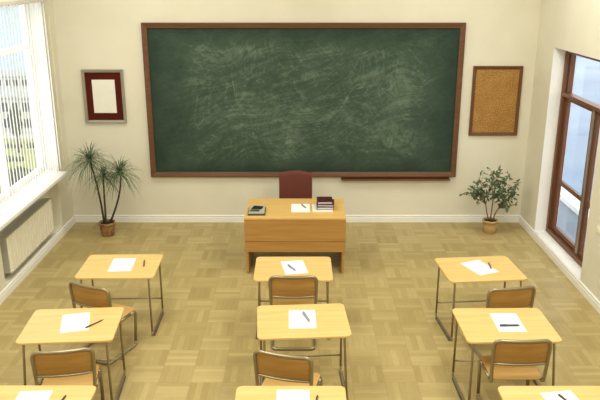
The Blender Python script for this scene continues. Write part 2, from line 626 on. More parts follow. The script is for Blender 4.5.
def leaf(a, b):
    r = MB()
    s = 0.10
    z0, z1 = dz0 + fw + 0.004, 2.356
    r.box((lx0, a, z0), (lx1, a + s, z1)).box((lx0, b - s, z0), (lx1, b, z1))
    r.box((lx0, a + s, z0), (lx1, b - s, z0 + 0.08)).box((lx0, a + s, z1 - 0.055), (lx1, b - s, z1))
    r.box((lx0, a + s, 0.985), (lx1, b - s, 1.055))
    o = r.build('door_leaf', M_door, droot, bevel=0.006)
    g = MB()
    xm = (lx0 + lx1) / 2
    g.box((xm - 0.003, a + s - 0.005, z0 + 0.075), (xm + 0.003, b - s + 0.005, 0.99))
    g.box((xm - 0.003, a + s - 0.005, 1.05), (xm + 0.003, b - s + 0.005, z1 - 0.05))
    g.build('glass', M_glass, o)
    return o


lf = leaf(ymt + 0.005, dy1 - fw - 0.004)
leaf(dy0 + fw + 0.004, ymt - 0.005)
MB().box((lx0 - 0.022, ymt - 0.045, dz0 + fw + 0.01), (lx0, ymt + 0.03, 2.35)).build('meeting_strip', M_astragal, lf, bevel=0.006)
m = MB()
m.box((lx0 - 0.032, ymt - 0.016, 1.0), (lx0 - 0.021, ymt + 0.016, 1.2))
m.tube(fillet([(lx0 - 0.025, ymt, 1.12), (lx0 - 0.075, ymt, 1.12), (lx0 - 0.075, ymt + 0.13, 1.115)], 0.015), 0.010)
m.build('handle', M_chrome, lf)
m = MB()
m.box(((lx0 + lx1) / 2 - 0.003, dy0 + fw + 0.03, 2.405), ((lx0 + lx1) / 2 + 0.003, dy1 - fw - 0.03, dz1 - fw + 0.005))
m.build('transom_glass', M_glass, droot)

# ------------------------------------------------------------------ outside the right-hand door
M_slab = plain('balcony_slab', '#627283', 0.6, var=0.08, scale=3)
M_kerb = plain('balcony_kerb', '#eef0f0', 0.6, var=0.02)
struct(MB().box((XR + WT, 5.5, -0.15), (5.0, 14.5, 0.0)).build('balcony_floor', M_slab))
struct(MB().box((5.0, 5.5, -0.15), (5.38, 14.5, 0.10)).build('balcony_kerb', M_kerb, bevel=0.01))
n = N('bay_water')
f = n.noise(n.mapped((0.004, 0.012, 1)), 2.0, 4, 0.55, 0.5)
M_bay = n.done(n.ramp(f, [(0.3, lin('#48678a')), (0.55, lin('#6e889f')), (0.75, lin('#909faf'))]), 0.35, 0, 0.3)
struct(MB().add([(40, -200, -30), (900, -200, -30), (900, 1500, -30), (40, 1500, -30)], [(0, 1, 2, 3)]).build('bay_water', M_bay))
n = N('pale_quay')
M_quay = plain('pale_quay', '#8b9aa8', 0.8, var=0.05, scale=0.05)
struct(MB().box((4.0, -100, -31), (40, 300, -29.5)).build('quay_terrain', M_quay))

# ------------------------------------------------------------------ outside the window: lawn, road, water, town
n = N('lawn')
f = n.noise(n.coord(), 0.15, 4)
M_lawn = n.done(n.ramp(f, [(0.3, lin('#7d8442')), (0.7, lin('#9c9e5c'))]), 0.9, 0, 0.1)
M_road = plain('pale_asphalt', '#aeaca4', 0.9, var=0.03, scale=0.1)
n = N('pale_water')
f = n.noise(n.mapped((0.01, 0.002, 1)), 2.0, 3)
M_sea = n.done(n.ramp(f, [(0.3, lin('#76919d')), (0.7, lin('#839da6'))]), 0.5, 0, 0.3)
M_bwall = plain('white_render', '#b5b4ac', 0.8, var=0.02, scale=0.3)
M_bwin = plain('dark_windows', '#1d2a34', 0.3, var=0.1, scale=0.3)
M_broof = plain('grey_roof', '#8f908c', 0.8, var=0.05, scale=0.3)
n = N('far_leaves')
M_far = n.done(n.ramp(n.noise(n.coord(), 1.2, 4), [(0.3, lin('#222a1c')), (0.7, lin('#4d5833'))]), 0.9)
struct(MB().box((-140, 20, -31), (-4.4, 152, -30)).build('lawn', M_lawn))
struct(MB().box((-160, 152, -31), (-4.4, 224, -30)).build('road', M_road))
struct(MB().box((-900, 224, -31), (-4.4, 1500, -30.05)).build('sea_water', M_sea))


def building(name, label, x0, x1, y0, y1, h, nx, ny, floors, group=None):
    r = thing(name, label, 'building', (0, 0, 0), 0, group)
    z0 = -30
    m = MB().box((x0, y0, z0), (x1, y1, z0 + h))
    m.build('wall', M_bwall, r)
    MB().box((x0 - 0.4, y0 - 0.4, z0 + h), (x1 + 0.4, y1 + 0.4, z0 + h + 0.5)).box((x0 + 3, y0 + 3, z0 + h + 0.5), (x0 + 7, y0 + 7, z0 + h + 2.2)).build('roof', M_broof, r)
    fh = h / floors
    proto = MB().box((-0.75, -0.06, 0), (0.75, 0.06, fh * 0.55)).build('window', M_bwin, r)
    first = True
    for k in range(floors):
        for i in range(nx):
            o = proto if first else proto.copy()
            if not first:
                COL.objects.link(o); o.parent = r
            first = False
            o.location = (x0 + (i + 0.5) * (x1 - x0) / nx, y0, z0 + fh * (k + 0.25))
        for i in range(ny):
            o = proto.copy(); COL.objects.link(o); o.parent = r
            o.location = (x1, y0 + (i + 0.5) * (y1 - y0) / ny, z0 + fh * (k + 0.25))
            o.rotation_euler = (0, 0, math.pi / 2)
    return r


building('town_building', 'white two-storey block beyond the lawn, seen through the window blind', -88, -57, 159, 172, 7.5, 13, 4, 2)
building('town_building', 'white low block at the waterside behind the nearer two-storey block', -112, -70, 206, 219, 6.0, 17, 4, 2)

building('town_building', 'white four-storey block far left of the two waterside blocks', -190, -150, 190, 206, 13, 16, 5, 4)
building('town_building', 'white three-storey block left of the lawn, well away from the others', -135, -112, 150, 166, 10, 9, 5, 3)


def tree(name, label, x, y, h, r, seed, group):
    rnd = random.Random(seed)
    t = thing(name, label, 'tree', (x, y, -30), 0, group)
    MB().tube([(0, 0, 0), (0.2, 0.1, h * 0.35), (0.1, 0, h * 0.65)], [0.35, 0.28, 0.15], 8).build('trunk', M_trunk, t)
    m = MB()
    for i in range(240):
        a, b, q = rnd.uniform(0, 6.28), rnd.uniform(-1, 1), rnd.random() ** 0.5
        c = math.sqrt(1 - b * b)
        p = Vector((math.cos(a) * c * r * q, math.sin(a) * c * r * q, h * 0.68 + b * h * 0.32 * q))
        d = Vector((rnd.uniform(-1, 1), rnd.uniform(-1, 1), rnd.uniform(-1, 1))).normalized() * 0.75
        e = d.orthogonal().normalized() * 0.45
        m.add([p - d, p - e, p + d, p + e], [(0, 1, 2, 3)])
    m.build('crown', M_far, t)


tree('roadside_tree', 'tall thin dark tree on the lawn in front of the white block', -57.5, 139, 9.5, 1.1, 3, None)
tree('roadside_tree', 'low bushy tree at the near edge of the lawn below the window', -46.5, 111, 4.0, 2.6, 4, None)


def hedge(label, y, seed):
    rnd = random.Random(seed)
    m = MB()
    for i in range(24):
        x = -78 + i * 2.1 + rnd.uniform(-0.3, 0.3)
        if rnd.random() < 0.25:
            continue
        h = rnd.uniform(0.7, 1.2)
        k = 5
        m.lathe([(0.1, 0), (0.85, 0.1), (0.95, h * 0.5), (0.7, h * 0.85), (0.15, h)], 9, Matrix.Translation((x, y + rnd.uniform(-0.2, 0.2), -30)))
    return tag(m.build('clipped_hedge', M_far), label, 'hedge', 'low hedges across the lawn')


hedge('low dark hedge on the lawn, nearest the white block', 143.5, 1)
hedge('low dark hedge across the middle of the lawn', 132, 2)
hedge('low dark hedge on the lawn, nearest the window', 122, 5)

# ------------------------------------------------------------------ vertical blind
bl = thing('vertical_blind', 'white vertical slat blind hanging in front of the left window', 'blind', (XL + 0.045, 0, 0))
bt = 3.79
MB().box((-0.035, WY0 - 0.05, bt - 0.045), (0.03, WY1 + 0.05, bt)).build('headrail', M_rail, bl, bevel=0.004)
MB().box((-0.036, WY1 + 0.05, bt - 0.047), (0.031, WY1 + 0.065, bt + 0.002)).build('end_cap', M_railcap, bl)
m = MB()
rnd = random.Random(8)
yy = WY0
i = 0
while yy < WY1 + 0.03:
    slope = 0.415 - 0.012 * (yy - 8.5)
    ang = math.atan(slope) + 0.14 + rnd.uniform(-0.02, 0.02)      # slats stand tilted towards the room's far end
    dx, dy = -math.sin(ang) * 0.054, math.cos(ang) * 0.054
    nx_, ny_ = math.cos(ang) * 0.0007, math.sin(ang) * 0.0007
    zb, zt = WZ0 + ST + 0.02, bt - 0.045
    P = [(-dx - nx_, yy - dy - ny_), (-dx + nx_, yy - dy + ny_), (dx + nx_, yy + dy + ny_), (dx - nx_, yy + dy - ny_)]
    m.prism(P, zb, zt)
    yy += 0.108
    i += 1
m.build('slats', M_blind, bl)
cy = WY1 + 0.045
m = MB()
m.tube(fillet([(0.034, cy, bt - 0.02), (0.034, cy, 1.22), (0.034, cy + 0.018, 1.18), (0.034, cy + 0.036, 1.22), (0.034, cy + 0.036, bt - 0.02), (0.02, cy + 0.02, bt - 0.02)], 0.015), 0.0055, 8)
m.build('cord', M_cord, bl)

# ------------------------------------------------------------------ radiator in its niche
ra = thing('radiator', 'cream ribbed panel radiator under the left window sill', 'radiator', (XL, 9.66, 0.25))
rw, rh = 1.74, 0.53
fx = 0.035
m = MB()
ribs = 17
pts = []
y0 = -rw / 2 + 0.02
pitch = (rw - 0.04) / ribs
for i in range(ribs):
    a = y0 + i * pitch
    pts += [(fx - 0.024, a), (fx - 0.024, a + pitch * 0.22), (fx, a + pitch * 0.32), (fx, a + pitch * 0.9), (fx - 0.024, a + pitch)]
poly = [(fx - 0.03, -rw / 2 + 0.01)] + pts + [(fx - 0.03, rw / 2 - 0.01)]
m.prism(poly[::-1], 0.012, rh - 0.012)
m.build('front_panel', M_rad, ra)
MB().box((-0.115, -rw / 2, 0.0), (fx - 0.026, -rw / 2 + 0.02, rh - 0.005)).build('side_cover', M_rad_top, ra)
MB().box((-0.115, rw / 2 - 0.02, 0.0), (fx - 0.026, rw / 2, rh - 0.005)).build('side_cover', M_rad_top, ra)
m = MB()
m.box((-0.115, -rw / 2 + 0.02, rh - 0.014), (-0.098, rw / 2 - 0.02, rh)).box((fx - 0.03, -rw / 2 + 0.0, rh - 0.012), (fx, rw / 2, rh))
m.box((fx - 0.03, -rw / 2, 0), (fx, rw / 2, 0.012))
for i in range(58):
    a = -rw / 2 + 0.03 + i * (rw - 0.06) / 58
    m.box((-0.098, a, rh - 0.012), (fx - 0.03, a + 0.016, rh - 0.002))
m.build('top_grille', M_rad_top, ra)
MB().box((-0.112, -rw / 2 + 0.03, 0.03), (-0.085, rw / 2 - 0.03, rh - 0.03)).build('rear_panel', M_rad, ra)
for s in (-0.55, 0.55):
    MB().box((-0.148, s - 0.03, 0.08), (-0.11, s + 0.03, 0.42)).build('bracket', M_rad_top, ra)
m = MB()
m.tube(fillet([(-0.05, rw / 2 - 0.04, 0.02), (-0.05, rw / 2 - 0.04, -0.05), (-0.146, rw / 2 - 0.04, -0.05)], 0.03), 0.011)
m.build('pipe', M_rad, ra)

# ------------------------------------------------------------------ back wall
bb = thing('blackboard', 'large green blackboard smeared with chalk in a brown wooden frame', 'blackboard', (0.04, YB, 2.12))
hw, hh, fwid = 2.605, 1.282, 0.085
MB().box((-hw + 0.05, -0.03, -hh + 0.05), (hw - 0.05, 0.0, hh - 0.05)).build('writing_surface', M_slate, bb)


def picture_frame(parent, hw, hh, fw, dep, mat, name='frame', bev=0.008):
    m = MB()
    # mitred frame with a raised outer lip
    prof = [(0, 0), (0, dep), (0.25 * fw, dep), (fw, dep * 0.72), (fw, 0)]
    vs = []
    for sx_, sz_ in ((-1, -1), (1, -1), (1, 1), (-1, 1)):
        for d, q in prof:
            vs.append((sx_ * (hw - d), -q, sz_ * (hh - d)))
    k = len(prof)
    fs = []
    for c in range(4):
        c2 = (c + 1) % 4
        for i in range(k):
            j = (i + 1) % k
            fs.append((c * k + i, c * k + j, c2 * k + j, c2 * k + i))
    m.add(vs, fs)
    return m.build(name, mat, parent)


picture_frame(bb, hw, hh, fwid, 0.07, M_frame_brown)
tr = thing('chalk_tray', 'brown wooden chalk tray under the right half of the blackboard', 'tray', (1.62, YB, 0.776))
m = MB()
m.box((-0.93, -0.085, 0.0), (0.93, 0, 0.02)).box((-0.93, -0.085, 0.02), (0.93, -0.075, 0.03)).box((-0.93, -0.012, 0.02), (0.93, 0, 0.05))
m.build('shelf', M_frame_brown, tr, bevel=0.004)
MB().box((-0.93, -0.100, 0.004), (0.93, -0.085, 0.036)).build('front_lip', M_frame_brown, tr, bevel=0.003)

fp = thing('framed_certificate', 'blank white certificate on maroon mount in a silver frame on back wall', 'picture', (-3.262, YB, 2.213))
picture_frame(fp, 0.342, 0.442, 0.046, 0.045, M_silver)
MB().box((-0.30, -0.014, -0.40), (0.30, -0.001, 0.40)).build('mount', M_mat, fp)
MB().box((-0.188, -0.019, -0.276), (0.188, -0.014, 0.276)).build('certificate', M_diploma, fp)

ck = thing('cork_board', 'empty cork board in a dark brown frame right of the blackboard', 'pinboard', (3.23, YB, 2.134))
picture_frame(ck, 0.405, 0.578, 0.05, 0.045, M_cork_frame)
MB().box((-0.365, -0.02, -0.54), (0.365, -0.001, 0.54)).build('cork_sheet', M_cork, ck)

sw = thing('light_switch', 'small cream light switch on right wall beside the door opening', 'switch', (XR, 8.47, 1.0))
MB().box((-0.012, -0.045, -0.045), (0, 0.045, 0.045)).build('plate', M_switch, sw, bevel=0.004)
MB().box((-0.020, -0.022, -0.03), (-0.011, 0.022, 0.03)).build('rocker', M_switch, sw, bevel=0.003)

# ------------------------------------------------------------------ teacher's desk and chair
TZ = 0.865
td = thing('teacher_desk', 'large wooden teacher desk with brown front panel before the blackboard', 'desk', (-0.083, 9.775, 0))
hw = 0.722
m = MB().box((-hw, -0.45, TZ - 0.03), (hw, 0.46, TZ))
m.build('desktop', M_tedge, td, bevel=0.005)
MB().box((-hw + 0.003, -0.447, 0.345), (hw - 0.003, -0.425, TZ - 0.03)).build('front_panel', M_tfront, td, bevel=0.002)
MB().box((-hw + 0.003, -0.4495, 0.503), (hw - 0.003, -0.4465, 0.508)).build('panel_groove', M_frame_brown, td)
for s in (-1, 1):
    a, b = sorted((s * (hw - 0.02), s * (hw - 0.052)))
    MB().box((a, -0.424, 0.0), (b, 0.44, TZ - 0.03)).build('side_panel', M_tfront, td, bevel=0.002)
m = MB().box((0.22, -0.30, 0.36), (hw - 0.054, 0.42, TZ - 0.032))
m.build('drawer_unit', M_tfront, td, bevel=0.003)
for k in range(3):
    dr = MB().box((0.235, 0.42, 0.375 + k * 0.152), (hw - 0.069, 0.436, 0.515 + k * 0.152)).build('drawer', M_tedge, td, bevel=0.002)
    MB().tube([(0.36, 0.436, 0.445 + k * 0.152), (0.36, 0.456, 0.445 + k * 0.152), (0.5, 0.456, 0.445 + k * 0.152), (0.5, 0.436, 0.445 + k * 0.152)], 0.005, 8).build('handle', M_chrome, dr)

tc = thing('teacher_chair', 'maroon high-backed chair behind the teacher desk', 'chair', (-0.087, 10.62, 0))
# curved back panel with an arched top
m = MB()
hw, z0, z1 = 0.268, 0.52, 1.08
cols, rows = 12, 8
front, back = [], []
for r in range(rows + 1):
    for c in range(cols + 1):
        t = c / cols * 2 - 1
        top = z1 + 0.026 * (1 - t * t)
        z = z0 + (top - z0) * r / rows
        y = 0.27 - 0.05 * (1 - t * t) * -1 + 0.05 * (z - z0)
        front.append((t * hw, y - 0.022, z)); back.append((t * hw, y + 0.022, z))
k = cols + 1
vs = front + back
off = len(front)
fs = []
for r in range(rows):
    for c in range(cols):
        a = r * k + c
        fs.append((a, a + 1, a + k + 1, a + k)); fs.append((off + a, off + a + k, off + a + k + 1, off + a + 1))
for c in range(cols):
    fs.append((c, off + c, off + c + 1, c + 1)); a = rows * k + c
    fs.append((a, a + 1, off + a + 1, off + a))
for r in range(rows):
    a = r * k
    fs.append((a, a + k, off + a + k, off + a)); a = r * k + cols
    fs.append((a, off + a, off + a + k, a + k))
m.add(vs, fs, True)
m.build('backrest', M_maroon, tc, bevel=0.003)
MB().prism(rounded_rect(0.52, 0.48, 0.07), 0.43, 0.50).build('seat', M_maroon, tc, bevel=0.015)
for s in (-0.15, 0.15):
    MB().tube(fillet([(s, 0.1, 0.42), (s, 0.33, 0.42), (s, 0.36, 0.75)], 0.06), 0.014).build('back_support', M_steel, tc)
for sx_ in (-1, 1):
    for sy_ in (-1, 1):
        MB().tube([(sx_ * 0.2, sy_ * 0.18, 0.44), (sx_ * 0.23, sy_ * 0.22, 0.0)], 0.016).build('leg', M_steel, tc)

# things on the teacher's desk
dv = thing('desk_device', 'low grey tray-shaped device with slanted black panel on left of teacher desk', 'device', (-0.635, 9.572, TZ))
m = MB().box((-0.125, -0.155, 0), (0.125, 0.155, 0.03))
m.build('base', M_devdark, dv, bevel=0.006)
vs = [(-0.115, -0.145, 0.029), (0.115, -0.145, 0.029), (0.115, 0.145, 0.029), (-0.115, 0.145, 0.029), (-0.11, -0.14, 0.035), (0.11, -0.14, 0.035), (0.11, 0.14, 0.06), (-0.11, 0.14, 0.06)]
MB().add(vs, [(0, 3, 2, 1), (4, 5, 6, 7), (0, 1, 5, 4), (1, 2, 6, 5), (2, 3, 7, 6), (3, 0, 4, 7)]).build('top_plate', M_dev, dv)


def on_plate(pts, lift):
    vs = []
    for dz in (-0.004, lift):
        for x, y in pts:
            vs.append((x, y, 0.035 + (y + 0.14) / 0.28 * 0.025 + dz))
    k = len(pts)
    return MB().add(vs, [tuple(range(k - 1, -1, -1)), tuple(range(k, 2 * k))] + [(i, (i + 1) % k, k + (i + 1) % k, k + i) for i in range(k)])


on_plate([(-0.085, 0.0), (0.065, -0.01), (0.09, 0.09), (-0.045, 0.12)], 0.006).build('black_panel', M_black, dv)
on_plate([(-0.105, -0.08), (0.03, -0.09), (0.05, -0.025), (-0.085, -0.015)], 0.003).build('dark_strip', M_devdark, dv)


def sheet(loc, rot, label, w=0.275, d=0.40, curl=0.001):
    m = MB()
    k = 8
    vs = []
    for z in (0.0, 0.0012):
        for i in range(k + 1):
            for j in range(2):
                t = i / k
                lift = curl * (max(0, abs(t - 0.5) - 0.3) / 0.2) ** 2
                vs.append(((j - 0.5) * w, (t - 0.5) * d, z + lift))
    fs = []
    o = 2 * (k + 1)
    for i in range(k):
        a = 2 * i
        fs += [(a, a + 2, a + 3, a + 1), (o + a, o + a + 1, o + a + 3, o + a + 2), (a, a + 2 + 0, o + a + 2, o + a)[::-1], (a + 1, a + 3, o + a + 3, o + a + 1)]
    fs += [(0, 1, o + 1, o), (2 * k, o + 2 * k, o + 2 * k + 1, 2 * k + 1)]
    m.add(vs, fs)
    ob = m.build('paper_sheet', M_paper, loc=loc, rotz=rot)
    return tag(ob, label, 'paper', 'white paper sheets on the desks')


def pen(loc, rot, label, length, mat, r=0.008):
    p = thing('pen', label, 'pen', loc, rot, 'pens on the desks')
    rx = Matrix.Rotation(math.pi / 2, 4, 'Y')
    L = length / 2
    MB().lathe([(r * 0.8, -L), (r, -L + 0.004), (r, L * 0.72), (r * 0.35, L * 0.97), (0.0008, L)], 10, Matrix.Translation((0, 0, r * 1.13)) @ rx).build('barrel', mat, p)
    MB().lathe([(r * 0.9, -L - 0.006), (r * 1.12, -L), (r * 1.12, -L * 0.35), (r, -L * 0.33)], 10, Matrix.Translation((0, 0, r * 1.13)) @ rx).build('cap', mat, p)
    MB().box((-L, -0.002, 2.2 * r), (-L * 0.4, 0.002, 2.2 * r + 0.003)).build('clip', M_steel, p)
    return p


def pen_between(a, b, z, label, mat, r=0.008):
    dx, dy = b[0] - a[0], b[1] - a[1]
    return pen(((a[0] + b[0]) / 2, (a[1] + b[1]) / 2, z), math.atan2(dy, dx), label, math.hypot(dx, dy), mat, r)


sheet((-0.006, 9.762, TZ), 0.0, 'white paper sheet in the middle of the teacher desk', 0.27, 0.39)
pen_between((0.012, 9.905), (0.075, 9.735), TZ + 0.0015, 'dark pen lying on the paper on the teacher desk', M_pen_dark, 0.007)

sp_ = tag(MB().box((-0.148, -0.165, 0), (0.148, 0.165, 0.012)).build('paper_stack', M_paper, loc=(0.315, 9.755, TZ)), 'thin white stack of paper beneath the books on the teacher desk', 'paper')


def book(z, x, y, rot, w, d, t, cover, label):
    b = thing('book', label, 'book', (x, y, z), rot, 'books stacked on the teacher desk')
    m = MB().box((-w / 2, -d / 2, 0), (w / 2, d / 2, 0.005)).box((-w / 2, -d / 2, t - 0.005), (w / 2, d / 2, t)).box((-w / 2, -d / 2, 0.005), (-w / 2 + 0.007, d / 2, t - 0.005))
    m.build('cover', cover, b, bevel=0.0015)
    MB().box((-w / 2 + 0.007, -d / 2 + 0.01, 0.005), (w / 2 - 0.01, d / 2 - 0.01, t - 0.005)).build('pages', M_pages, b)
    return b


book(TZ + 0.012, 0.352, 9.765, 0.0, 0.245, 0.27, 0.045, M_book_blue, 'dark plum book at the bottom of the stack on the teacher desk')
book(TZ + 0.057, 0.362, 9.775, -0.06, 0.245, 0.27, 0.034, M_book_blue, 'dark plum book in the middle of the stack on the teacher desk')
book(TZ + 0.091, 0.348, 9.785, 0.02, 0.225, 0.255, 0.040, M_book_red, 'dark maroon book on top of the stack on the teacher desk')

# ------------------------------------------------------------------ pupils' desks
DZ = 0.75
desk0 = thing('pupil_desk', 'x', 'desk', (0, 0, 0), 0, 'pupil desks in three rows')
MB().prism(rounded_rect(0.93, 0.725, 0.055, 7), DZ - 0.024, DZ).build('desktop', M_top, desk0, bevel=0.005)
lx, ya, yb, tr_ = 0.43, -0.335, 0.225, 0.0125
for s in (-1, 1):
    x = s * lx
    mid = (ya + yb) / 2
    zt = DZ - 0.024 - tr_
    xi = s * (lx - 0.035)
    MB().tube(fillet([(xi + s * 0.01, ya + 0.11, zt), (xi, ya + 0.02, zt), (s * (lx - 0.012), ya - 0.07, tr_ + 0.05)], 0.05), tr_).build('leg', M_steel, desk0)
    MB().tube(fillet([(x, yb - 0.09, zt), (x, yb, zt), (x, yb, tr_ + 0.05)], 0.05), tr_).build('leg', M_steel, desk0)
    MB().tube([(xi + s * 0.01, ya + 0.11, zt), (x, yb - 0.09, zt)], tr_).build('top_rail', M_steel, desk0)
    MB().tube(fillet([(s * (lx - 0.012), ya - 0.07, tr_ + 0.05), (s * (lx - 0.011), ya - 0.078, tr_ + 0.004), (x, yb, tr_ + 0.004), (x, yb, tr_ + 0.05)], 0.045), tr_).build('floor_runner', M_steel, desk0)
    MB().box((x - 0.019, ya - 0.05, 0), (x + 0.019, yb - 0.03, 0.012)).build('added_dark_line', M_pad_strip, desk0, bevel=0.003)  # dark strip added to draw the second line along each floor runner
MB().tube([(-lx, yb, 0.20), (lx, yb, 0.20)], 0.010).build('crossbar', M_steel, desk0)
MB().tube([(-lx + 0.02, ya + 0.11, DZ - 0.024 - tr_), (lx - 0.02, ya + 0.11, DZ - 0.024 - tr_)], 0.010).build('apron_bar', M_steel, desk0)

R = math.radians
desks = {
    'L1': ((-2.199, 7.886), 0.8, 'birch pupil desk of the back row nearest the radiator and palm'),
    'M1': ((-0.092, 7.813), 0.3, 'birch pupil desk directly in front of the teacher desk'),
    'R1': ((2.155, 7.805), 5.0, 'birch pupil desk of the back row nearest the glazed door'),
    'L2': ((-2.316, 6.375), 4.0, 'left birch pupil desk in middle row, black pen half off its paper'),
    'M2': ((0.016, 6.464), 3.6, 'centre birch pupil desk in the middle row, two desks from the teacher desk'),
    'R2': ((2.065, 6.376), 0.9, 'right birch pupil desk in middle row, pen lying straight across its paper'),
    'L3': ((-2.215, 4.898), 0.0, 'left birch pupil desk at the bottom edge of the photo'),
    'M3': ((-0.086, 4.892), 0.0, 'centre birch pupil desk at the bottom edge of the photo'),
    'R3': ((2.146, 4.892), 0.0, 'right birch pupil desk at the bottom edge of the photo'),
}
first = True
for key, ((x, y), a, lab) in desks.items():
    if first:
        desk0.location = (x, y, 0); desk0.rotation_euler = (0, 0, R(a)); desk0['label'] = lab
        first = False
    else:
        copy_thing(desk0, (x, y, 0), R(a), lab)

# ------------------------------------------------------------------ pupils' chairs (sled base of bent tube, plywood seat and back)
ch0 = thing('pupil_chair', 'x', 'chair', (0, 0, 0), 0, 'pupil chairs at the desks')
r = 0.0175
hx = 0.247
YB_, YFR = -0.205, 0.215
zs = 0.425


def bow(x, hw=0.272, d=0.032):
    return -d * max(0.0, 1 - (x / hw) ** 2)


def lean(z):
    return YB_ - 0.035 * max(0.0, (z - 0.47) / 0.42)


for s in (-1, 1):
    MB().tube(fillet([(s * hx, YFR - 0.10, zs), (s * hx, YFR, zs), (s * (hx + 0.004), YFR - 0.045, 0.06)], 0.05), r).build('leg', M_steel, ch0)
    MB().tube([(s * hx, YFR - 0.10, zs), (s * hx, YB_ + 0.08, zs)], r).build('seat_rail', M_steel, ch0)
yq, yr = YFR - 0.045, -0.315
base = [(-hx - 0.004, yq, 0.06), (-hx - 0.003, yq - 0.006, r), (-hx, yr, r), (hx, yr, r), (hx + 0.003, yq - 0.006, r), (hx + 0.004, yq, 0.06)]
MB().tube(fillet(base, 0.06), r).build('floor_runner', M_steel, ch0)
# back frame: uprights rising from the seat rails and a bowed top
zt = 0.892
left = [Vector((-hx, YB_ + 0.08, zs)), Vector((-hx, YB_, zs)), Vector((-hx - 0.01, lean(0.58), 0.58))]
path = left + [Vector((-hx - 0.022, lean(zt), zt))]
right = [Vector((-p.x, p.y, p.z)) for p in path][::-1]
pp = fillet(path + right, 0.08, 7)
out = []
for i, p in enumerate(pp):
    out.append(p)
    if i + 1 < len(pp) and (pp[i + 1] - p).length > 0.25 and abs(pp[i + 1].z - p.z) < 0.01 and p.z > 0.8:
        for j in range(1, 10):
            out.append(p.lerp(pp[i + 1], j / 10))
out = [Vector((p.x, p.y + (bow(p.x) if p.z > 0.8 else 0) * (1 if abs(p.x) < 0.25 else 0), p.z)) for p in out]
MB().tube(out, r).build('back_frame', M_steel, ch0)
zb = 0.637
bar = [(x, lean(zb) + bow(x), zb) for x in [(-hx - 0.012) + i * (2 * hx + 0.024) / 12 for i in range(13)]]
MB().tube(bar, 0.0125).build('back_bar', M_steel, ch0)


def curved_panel(x0, x1, z0, z1, th, k=14, rc=0.03):
    m = MB()
    xs = [x0 + (x1 - x0) * i / k for i in range(k + 1)]
    vs, fs = [], []

    def zt_(x):
        e = min(x - x0, x1 - x)
        return z1 - (rc - math.sqrt(max(0, rc * rc - (rc - min(e, rc)) ** 2)))
    for x in xs:
        for z in (z0, (z0 + z1) / 2, zt_(x)):
            for o in (-th / 2, th / 2):
                vs.append((x, lean(z) + bow(x) + o + 0.012, z))
    for i in range(k):
        a, b = i * 6, (i + 1) * 6
        fs += [(a, b, b + 2, a + 2), (a + 2, b + 2, b + 4, a + 4), (a + 1, a + 3, b + 3, b + 1), (a + 3, a + 5, b + 5, b + 3), (a, a + 1, b + 1, b), (a + 4, b + 4, b + 5, a + 5)]
    fs += [(0, 2, 3, 1), (2, 4, 5, 3)]
    e = k * 6
    fs += [(e, e + 1, e + 3, e + 2), (e + 2, e + 3, e + 5, e + 4)]
    m.add(vs, fs, True)
    return m


o = curved_panel(-0.254, 0.254, zb + 0.006, zt - 0.006, 0.014).build('backrest', M_ply, ch0, bevel=0.002)
# seat: slightly dished plywood with rounded corners
m = MB()
m.prism(rounded_rect(0.495, 0.43, 0.05), 0, 0.014)
so = m.build('seat', M_seat, ch0, bevel=0.004)
so.location = (0, 0.015, zs + r)
m = MB()
for s in (-1, 1):
    for q in (-0.22, 0.05):
        m.box((s * hx - 0.014, q - 0.02, 0), (s * hx + 0.014, q + 0.02, 0.006))
m.build('rubber_pads', M_pad_strip, ch0)

# centre of the back's top edge, heading and label of each chair
chairs = {
    'L1': ((-2.327, 6.985), -24, 'empty pupil chair turned towards the middle, at the desk nearest the palm'),
    'M1': ((-0.087, 7.225), 0, 'empty pupil chair at the desk in front of the teacher desk'),
    'R1': ((2.293, 6.923), 10, 'empty pupil chair at the back-row desk nearest the glazed door'),
    'L2': ((-2.155, 5.59), 9.5, 'empty pupil chair at the left middle-row desk, behind the bottom left desk'),
    'M2': ((-0.167, 5.525), -15, 'empty pupil chair slightly turned at the centre middle-row desk, mostly behind bottom desk'),
    'R2': ((2.060, 5.777), 0.5, 'empty pupil chair pushed up against the right middle-row desk'),
}
first = True
for key, ((bx_, by_), a, lab) in chairs.items():
    th = R(a)
    dy = -0.255
    ox, oy = bx_ - (-math.sin(th) * dy), by_ - (math.cos(th) * dy)
    if first:
        ch0.location = (ox, oy, 0); ch0.rotation_euler = (0, 0, th); ch0['label'] = lab
        first = False
    else:
        copy_thing(ch0, (ox, oy, 0), th, lab)

# papers and pens on the pupils' desks
P = DZ
sheet((-2.185, 7.906, P), R(3), 'paper sheet on the pupil desk nearest the palm, pen lying beside it')
sheet((-2.296, 6.409, P), R(14), 'paper sheet on the left middle-row pupil desk, black pen crossing its edge')
sheet((-0.081, 7.832, P), R(10), 'tilted paper sheet on the pupil desk in front of the teacher desk')
sheet((0.013, 6.483, P), R(1), 'paper sheet on the centre desk of the middle row')
sheet((2.159, 7.824, P), R(23), 'strongly tilted paper sheet on the back-row desk nearest the glazed door')
sheet((2.105, 6.409, P), R(-0.5), 'paper sheet with pen straight across it on right middle-row desk')
sheet((-2.235, 4.97, P), R(3), 'paper sheet on the bottom left desk, cut by the photo edge')
sheet((-0.067, 4.985, P), R(0), 'paper sheet on the bottom centre desk, cut by the photo edge')
sheet((2.185, 4.96, P), R(9), 'paper sheet on the bottom right desk, cut by the photo edge')
T_ = P + 0.0015
pen_between((-1.935, 8.01), (-1.905, 7.83), P, 'short brown pen beside the paper on the pupil desk nearest the palm', M_pen_tan, 0.010)
pen_between((-2.150, 6.285), (-2.020, 6.460), P + 0.003, 'dark pen reaching off the paper on the left middle-row desk', M_pen_dark, 0.006)
pen_between((-0.155, 7.87), (-0.062, 7.70), T_, 'blue-grey pen on the tilted paper in front of the teacher desk', M_pen_blue, 0.011)
